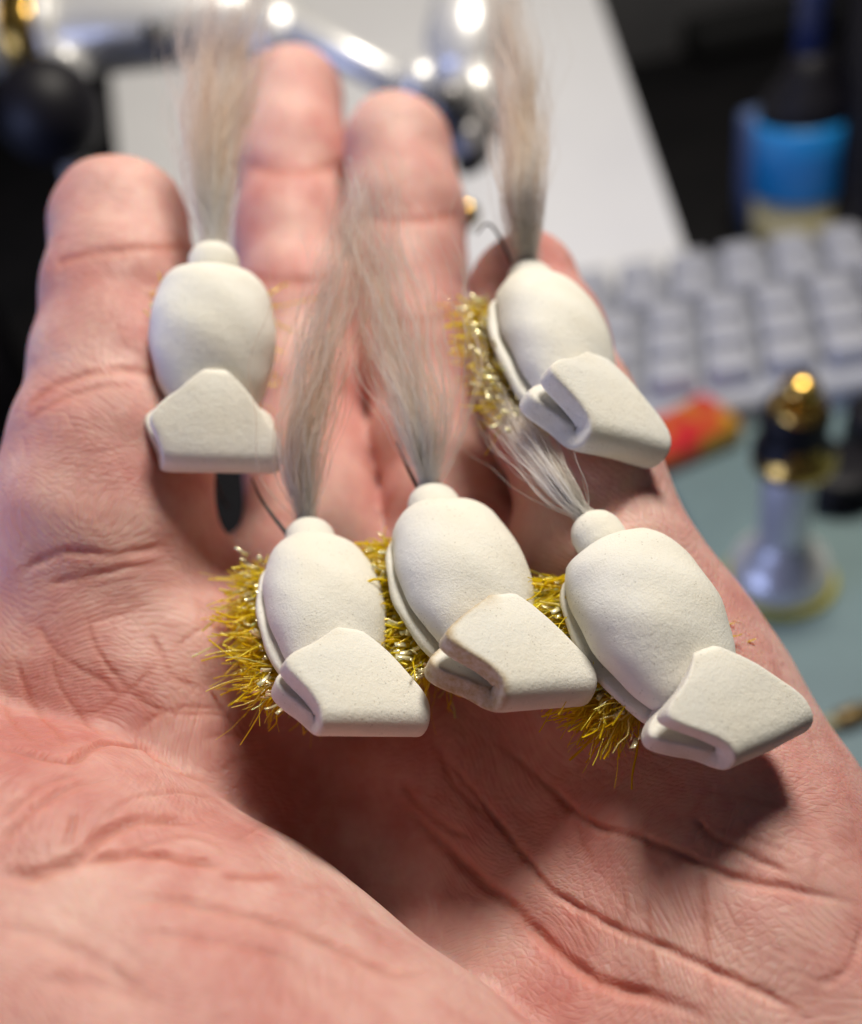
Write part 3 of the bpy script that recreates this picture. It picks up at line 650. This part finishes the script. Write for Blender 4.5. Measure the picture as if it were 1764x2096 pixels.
# ground sheets
def sheet(name, x0, x1, y0, y1, z, m, th=0):
    vs = [(x0, y0, z), (x1, y0, z), (x1, y1, z), (x0, y1, z)]; o = mesh_obj(name, vs, [(0, 1, 2, 3)], m, smooth=False); return o
o = sheet('desk', -1.2, 1.4, -.6, 1.3, 0, m_desk); o['kind'] = 'structure'
o = sheet('wall', -1.2, 1.4, 0, 0, 0, m_blackm); bpy.data.objects.remove(o)
mesh_obj('wall', [(-1.2, 1.3, 0), (1.4, 1.3, 0), (1.4, 1.3, 1.2), (-1.2, 1.3, 1.2)], [(0, 1, 2, 3)], m_desk, smooth=False)['kind'] = 'structure'
vs, fs = rbox(.40, .36, .003, .0012, 2)
cm = tag(mesh_obj('cutting_mat', vs, fs, m_mat, None, (.272, .135, .0005)), 'teal cutting mat lying on the desk under the tools', 'cutting mat')

# white board leaning behind the hand
BR, BL, TL = W(1432, 600, 370), c2w((-107, 44, -360)), c2w((-124, 186, -415))
bw = BR-BL; bh = TL-BL; L = np.linalg.norm(bw); ex = bw/L; bh = bh-ex*(bh @ ex); H = np.linalg.norm(bh); ey = bh/H; ez = np.cross(ex, ey)
board = empty('white_board', BL, 'large white card board leaning behind the fingertips', 'board')
def plate(name, m, u0, u1, v0, v1, w0, w1, parent):
    c = [(u, v_, w_) for w_ in (w0, w1) for v_ in (v0, v1) for u in (u0, u1)]
    vs = [ex*u+ey*v_+ez*w_ for u, v_, w_ in c]
    fs = [(0, 2, 3, 1), (4, 5, 7, 6), (0, 1, 5, 4), (2, 6, 7, 3), (0, 4, 6, 2), (1, 3, 7, 5)]
    return mesh_obj(name, vs, fs, m, parent, (0, 0, 0), False)
plate('card', m_board, 0, L, 0, H*1.3, -.002, 0, board)
plate('backing', m_brown, .002, L-.002, -.006, H*1.29, -.008, -.0022, board)

# vise ------------------------------------------------------------
def rod(name, a, b_, prof, m, parent, n=36):
    """profile is (radius, fraction) from a to b"""
    a, b_ = np.asarray(a), np.asarray(b_); L_ = np.linalg.norm(b_-a)
    v, f = lathe([(r, t*L_) for r, t in prof], n)
    return mesh_obj(name, frame_to(v, a, b_)-np.asarray(parent.location), f, m, parent)
vb = W(110, 300, 290)
vise = empty('tying_vise', (vb[0], vb[1], 0), 'polished steel fly tying vise with brass collar behind the fingers', 'vise')
a, b_ = W(-260, 95, 290), W(545, 40, 290)
rod('shaft', a, b_, [(.0, 0), (.0112, 0), (.0112, .30), (.0112, .55), (.0118, .56), (.0118, .95), (.0105, .98), (0, .98)], m_chrome, vise)
def along(x0, x1): 
    g = lambda x: W(x, 95-(x+260)/805*55, 290)
    return g(x0), g(x1)
rod('brass_collar', *along(28, 100), [(0, 0), (.0125, 0), (.0132, .12), (.0132, .88), (.0125, 1), (0, 1)], m_brass, vise)
rod('steel_ring', *along(100, 130), [(0, 0), (.0134, 0), (.0140, .3), (.0140, .7), (.0134, 1), (0, 1)], m_chrome, vise)
rod('steel_ring', *along(-8, 27), [(0, 0), (.0134, 0), (.0140, .3), (.0140, .7), (.0134, 1), (0, 1)], m_chrome, vise)
rod('set_screw', W(306, 75, 281), W(306, 55, 268), [(0, 0), (.0018, 0), (.0018, .9), (.0012, 1), (0, 1)], m_black, vise)
kn = W(102, 228, 268)
ks = [(0, -1)]+[(math.cos(t), math.sin(t)) for t in np.linspace(-1.5, 1.5, 18)]+[(0, 1)]
v, f = lathe([(.0142*r, .0142*z) for r, z in ks], 36); mesh_obj('knob', v+kn-np.array(vise.location), f, m_black, vise)
rod('knob_stem', W(118, 150, 284), W(150, 120, 288), [(0, 0), (.007, 0), (.0062, 1), (0, 1)], m_chrome, vise)
rod('post', (W(150, 330, 285)), (W(172, 450, 300)), [(0, 0), (.0036, 0), (.0036, 1), (0, 1)], m_chrome, vise)
rod('arm', W(565, 30, 285), W(575, 130, 285), [(0, 0), (.0085, 0), (.0105, .2), (.0105, .8), (.008, 1), (0, 1)], m_chrome, vise)
rod('link_rod', W(600, 55, 278), W(812, 168, 272), [(0, 0), (.0040, 0), (.0048, .04), (.0048, .96), (.0035, 1), (0, 1)], m_chrome, vise)
v, f = lathe([(.0068*r, .0062*z) for r, z in ks], 30); mesh_obj('joint', v+W(862, 168, 268)-np.array(vise.location), f, m_chrome, vise)
rod('jaw_body', W(965, -30, 272), W(950, 175, 262), [(0, 0), (.005, 0), (.0105, .25), (.0118, .6), (.0085, .9), (.005, 1), (0, 1)], m_chrome, vise)
rod('jaw_tip', W(960, 150, 260), W(1010, 285, 262), [(0, 0), (.0075, 0), (.006, .5), (.0025, 1), (0, 1)], m_chrome, vise)
m_dsteel, _, _ = mat('dark_steel', (.20, .19, .19), .4, .5)
rod('adjusting_screw', W(925, 218, 255), W(918, 208, 246), [(0, 0), (.0052, 0), (.0055, .4), (.0045, .9), (.002, .95), (0, .95)], m_dsteel, vise)
rod('screw_socket', W(922, 214, 246), W(920, 211, 244), [(0, 0), (.0022, 0), (.0022, 1), (0, 1)], m_blackm, vise)
rod('clamp_screw', W(940, 262, 258), W(985, 330, 256), [(0, 0), (.0055, 0), (.006, .5), (.004, .8), (.0035, 1), (0, 1)], m_dsteel, vise)
rod('clamp_nut', W(957, 322, 254), W(967, 350, 254), [(0, 0), (.0035, 0), (.004, .5), (.003, 1), (0, 1)], m_black, vise)
# bead threaded on the lure hook
bead = W(957, 440, 200)
v, f = lathe([(.0023*r, .0023*z) for r, z in ks], 24); tag(mesh_obj('brass_bead', v*np.array([1.1, 1, 1.2]), f, m_brass, None, bead), 'tiny brass bead shining between the ring finger and pinky', 'bead')

# brass-topped steel hair stacker on its foot ---------------------------------
sb = desk(1594, 1190, .003)
SS = .70
st = empty('hair_stacker', sb, 'upright steel tool with brass knob and domed foot standing on the teal mat', 'tool')
def lat(name, prof, m, parent, loc=(0, 0, 0), n=44):
    v, f = lathe(prof, n); return mesh_obj(name, v, f, m, parent, loc)
st.scale = (.86, .86, SS)
lat('foot', [(0, .001), (.0142, .001), (.0150, .003), (.0150, .008), (.0138, .0125), (.0105, .0165), (.0072, .021), (.0062, .0235), (0, .0235)], m_chrome, st)
lat('yellow_band', [(.0146, -.0004), (.0166, -.0002), (.0170, .0018), (.0160, .0040), (.0148, .0042)], m_yel, st)
lat('stem', [(0, .0235), (.0068, .0235), (.0074, .026), (.0074, .056), (.0066, .0575), (0, .0575)], m_chrome, st)
lat('shoulder', [(0, .0576), (.0100, .0576), (.0108, .059), (.0108, .066), (.0085, .069), (.0095, .078), (.0082, .083), (0, .083)], m_black, st)
lat('brass_neck', [(.0, .056), (.0050, .0562), (.0110, .0600), (.0112, .0635), (.0060, .0700), (.0070, .0840), (.0042, .0860), (0, .0862)], m_brass, st, (0, -.002, 0))
lat('brass_knob', [(0, .0862)]+[(.0050*math.cos(t), .0905+.0047*math.sin(t)) for t in np.linspace(-1.1, 1.5, 14)]+[(0, .0953)], m_brass, st, (0, -.002, 0))

# keyboard ---------------------------------------------------------
K0 = desk(1255, 835, .012); kb = empty('keyboard', (K0[0], K0[1], 0), 'pale grey keyboard lying behind the teal mat', 'keyboard'); kb.rotation_euler = (0, 0, math.radians(-4))
vs, fs = rbox(.40, .098, .014, .004, 2); mesh_obj('case', vs+np.array([.17, .039, 0]), fs, m_kbase, kb)
kv, kf = rbox(.0158, .0140, .0075, .0022, 2)
kv[:, :2] *= (1-.16*(kv[:, 2:3]/.0075))
key0 = None
for r in range(5):
    for c in range(19):
        x = -.018+c*.0188+[0, .004, .008, .002, .006, 0][r]; y = .004+r*.0172
        if key0 is None: key0 = mesh_obj('key', kv, kf, m_key, kb, (x, y, .0142)); continue
        k_ = key0.copy(); C.objects.link(k_); k_.parent = kb; k_.location = (x, y, .0142)

# bottles ----------------------------------------------------------
b0 = desk(1622, 522, 0)
bt = empty('blue_bottle', b0, 'bottle with bright blue label over cream base and tall dark nozzle', 'bottle')
bt.scale = (.74, .74, .80)
lat('bottle_base', [(0, 0), (.0205, 0), (.0225, .002), (.0225, .036), (0, .036)], m_cream, bt)
lat('label', [(0, .0361), (.0238, .0363), (.0238, .068), (.0228, .0705), (0, .0705)], m_blue, bt)
lat('shoulder', [(0, .0706), (.0225, .0706), (.020, .080), (.011, .090), (.010, .098), (0, .098)], m_black, bt)
lat('nozzle', [(0, .0981), (.0075, .0981), (.0070, .13), (.0040, .20), (0, .201)], m_navy, bt)
b1 = desk(1527, 500, 0)
vs, fs = rbox(.014, .016, .052, .004, 3); tag(mesh_obj('small_box', vs, fs, m_slate, None, (b1[0]+.006, b1[1]+.006, 0)), 'slate blue box standing beside the blue bottle', 'box')
b2 = desk(1800, 520, 0)
bb = empty('black_bottle', b2, 'glossy black bottle at the picture edge beside the blue bottle', 'bottle')
lat('bottle_body', [(0, 0), (.020, 0), (.022, .003), (.022, .10), (.018, .115), (.009, .125), (0, .125)], m_black, bb)
lat('cap', [(0, .1251), (.0095, .1251), (.0100, .13), (.0085, .150), (0, .151)], m_slate, bb)
# monitor
def at_y(px, py, Y):
    a = W(px, py, 0); b_ = W(px, py, 1000); return a+(b_-a)*(Y-a[1])/(b_[1]-a[1])
MZ = at_y(1540, 150, .62)[2]
mo = empty('monitor', (.36, .62, 0), 'dark grey screen with black stand behind the bottles', 'monitor')
vs, fs = rbox(.80, .03, .45, .004, 2); mesh_obj('bezel', vs+np.array([0, .02, max(.0, MZ-.10)]), fs, m_blackm, mo)
vs, fs = rbox(.79, .004, .42, .001, 1); mesh_obj('screen', vs+np.array([0, .002, MZ]), fs, m_screen, mo)
vs, fs = rbox(.30, .12, max(.02, MZ-.01), .006, 2); mesh_obj('stand', vs+np.array([0, .03, 0]), fs, m_blackm, mo)
# red foil packet beside the stacker
pk = desk(1432, 885, .008)
vs, fs = rbox(.034, .020, .010, .004, 3); vs[:, 2] *= (1+.25*np.sin(vs[:, 0]*200)); o = mesh_obj('foil_packet', vs, fs, m_red, None, (pk[0]-.006, pk[1], .0035)); o.rotation_euler = (0, 0, .25)
tag(o, 'crumpled red and orange packet between the hand and the steel tool', 'packet')
# round black spool
sp_ = desk(1712, 1010, .0035)
so = empty('black_spool', sp_, 'round black thread spool on the teal mat right of the steel tool', 'spool')
lat('spool_rim', [(.0035, .0), (.0105, 0), (.0115, .0012), (.0115, .0028), (.0075, .0036), (.0075, .0080), (.0115, .0088), (.0115, .0108), (.0100, .0118), (.0035, .0118)], m_black, so)
lat('spool_hub', [(0, .0005), (.0034, .0005), (.0034, .0095), (0, .0095)], m_slate, so)
sp2 = desk(1800, 900, .0035)
s2 = empty('bottle_lid', sp2, 'black cap cut by the picture edge above the round spool', 'lid')
lat('lid_shell', [(0, .0), (.0105, 0), (.011, .001), (.0105, .012), (.009, .0135), (0, .014)], m_black, s2)
lat('lid_top', [(0, .0141), (.006, .0141), (.0055, .0152), (0, .0154)], m_blackm, s2)
# small brass hook tool
bp = desk(1710, 1478, .0055)
bo = empty('brass_fitting', bp, 'small worn brass fitting lying on the teal mat near the hand edge', 'fitting')
m_tarn, _, _ = mat('tarnished_brass', (.22, .15, .06), .5, .6)
rod('barrel', bp, bp+np.array([.022, .004, 0]), [(0, 0), (.0016, 0), (.0024, .05), (.0024, .3), (.0014, .35), (.0014, .7), (.0021, .75), (.0021, 1), (0, 1)], m_tarn, bo, 20)
rod('tip', bp, bp-np.array([.003, .0005, 0]), [(0, 0), (.0012, 0), (.0020, .5), (.0014, 1), (0, 1)], m_cream, bo, 20)
# dark things at the left
lb = desk(20, 1150, 0)
cs = empty('black_case', (-.19, .30, 0), 'tall black case with blue sheen at left of the index finger', 'case')
vs, fs = rbox(.10, .10, .16, .012, 3); mesh_obj('shell', vs, fs, m_black, cs)
vs, fs = rbox(.004, .06, .05, .0015, 2); mesh_obj('side_panel', vs+np.array([.0515, 0, .07]), fs, m_slate, cs)
vs, fs = rbox(.09, .07, .012, .003, 2); tag(mesh_obj('navy_box', vs, fs, m_slate, None, (-.165, .215, 0)), 'flat navy box lying in front of the black case', 'box')

print('MZ', MZ)
print('objects', len(bpy.data.objects))
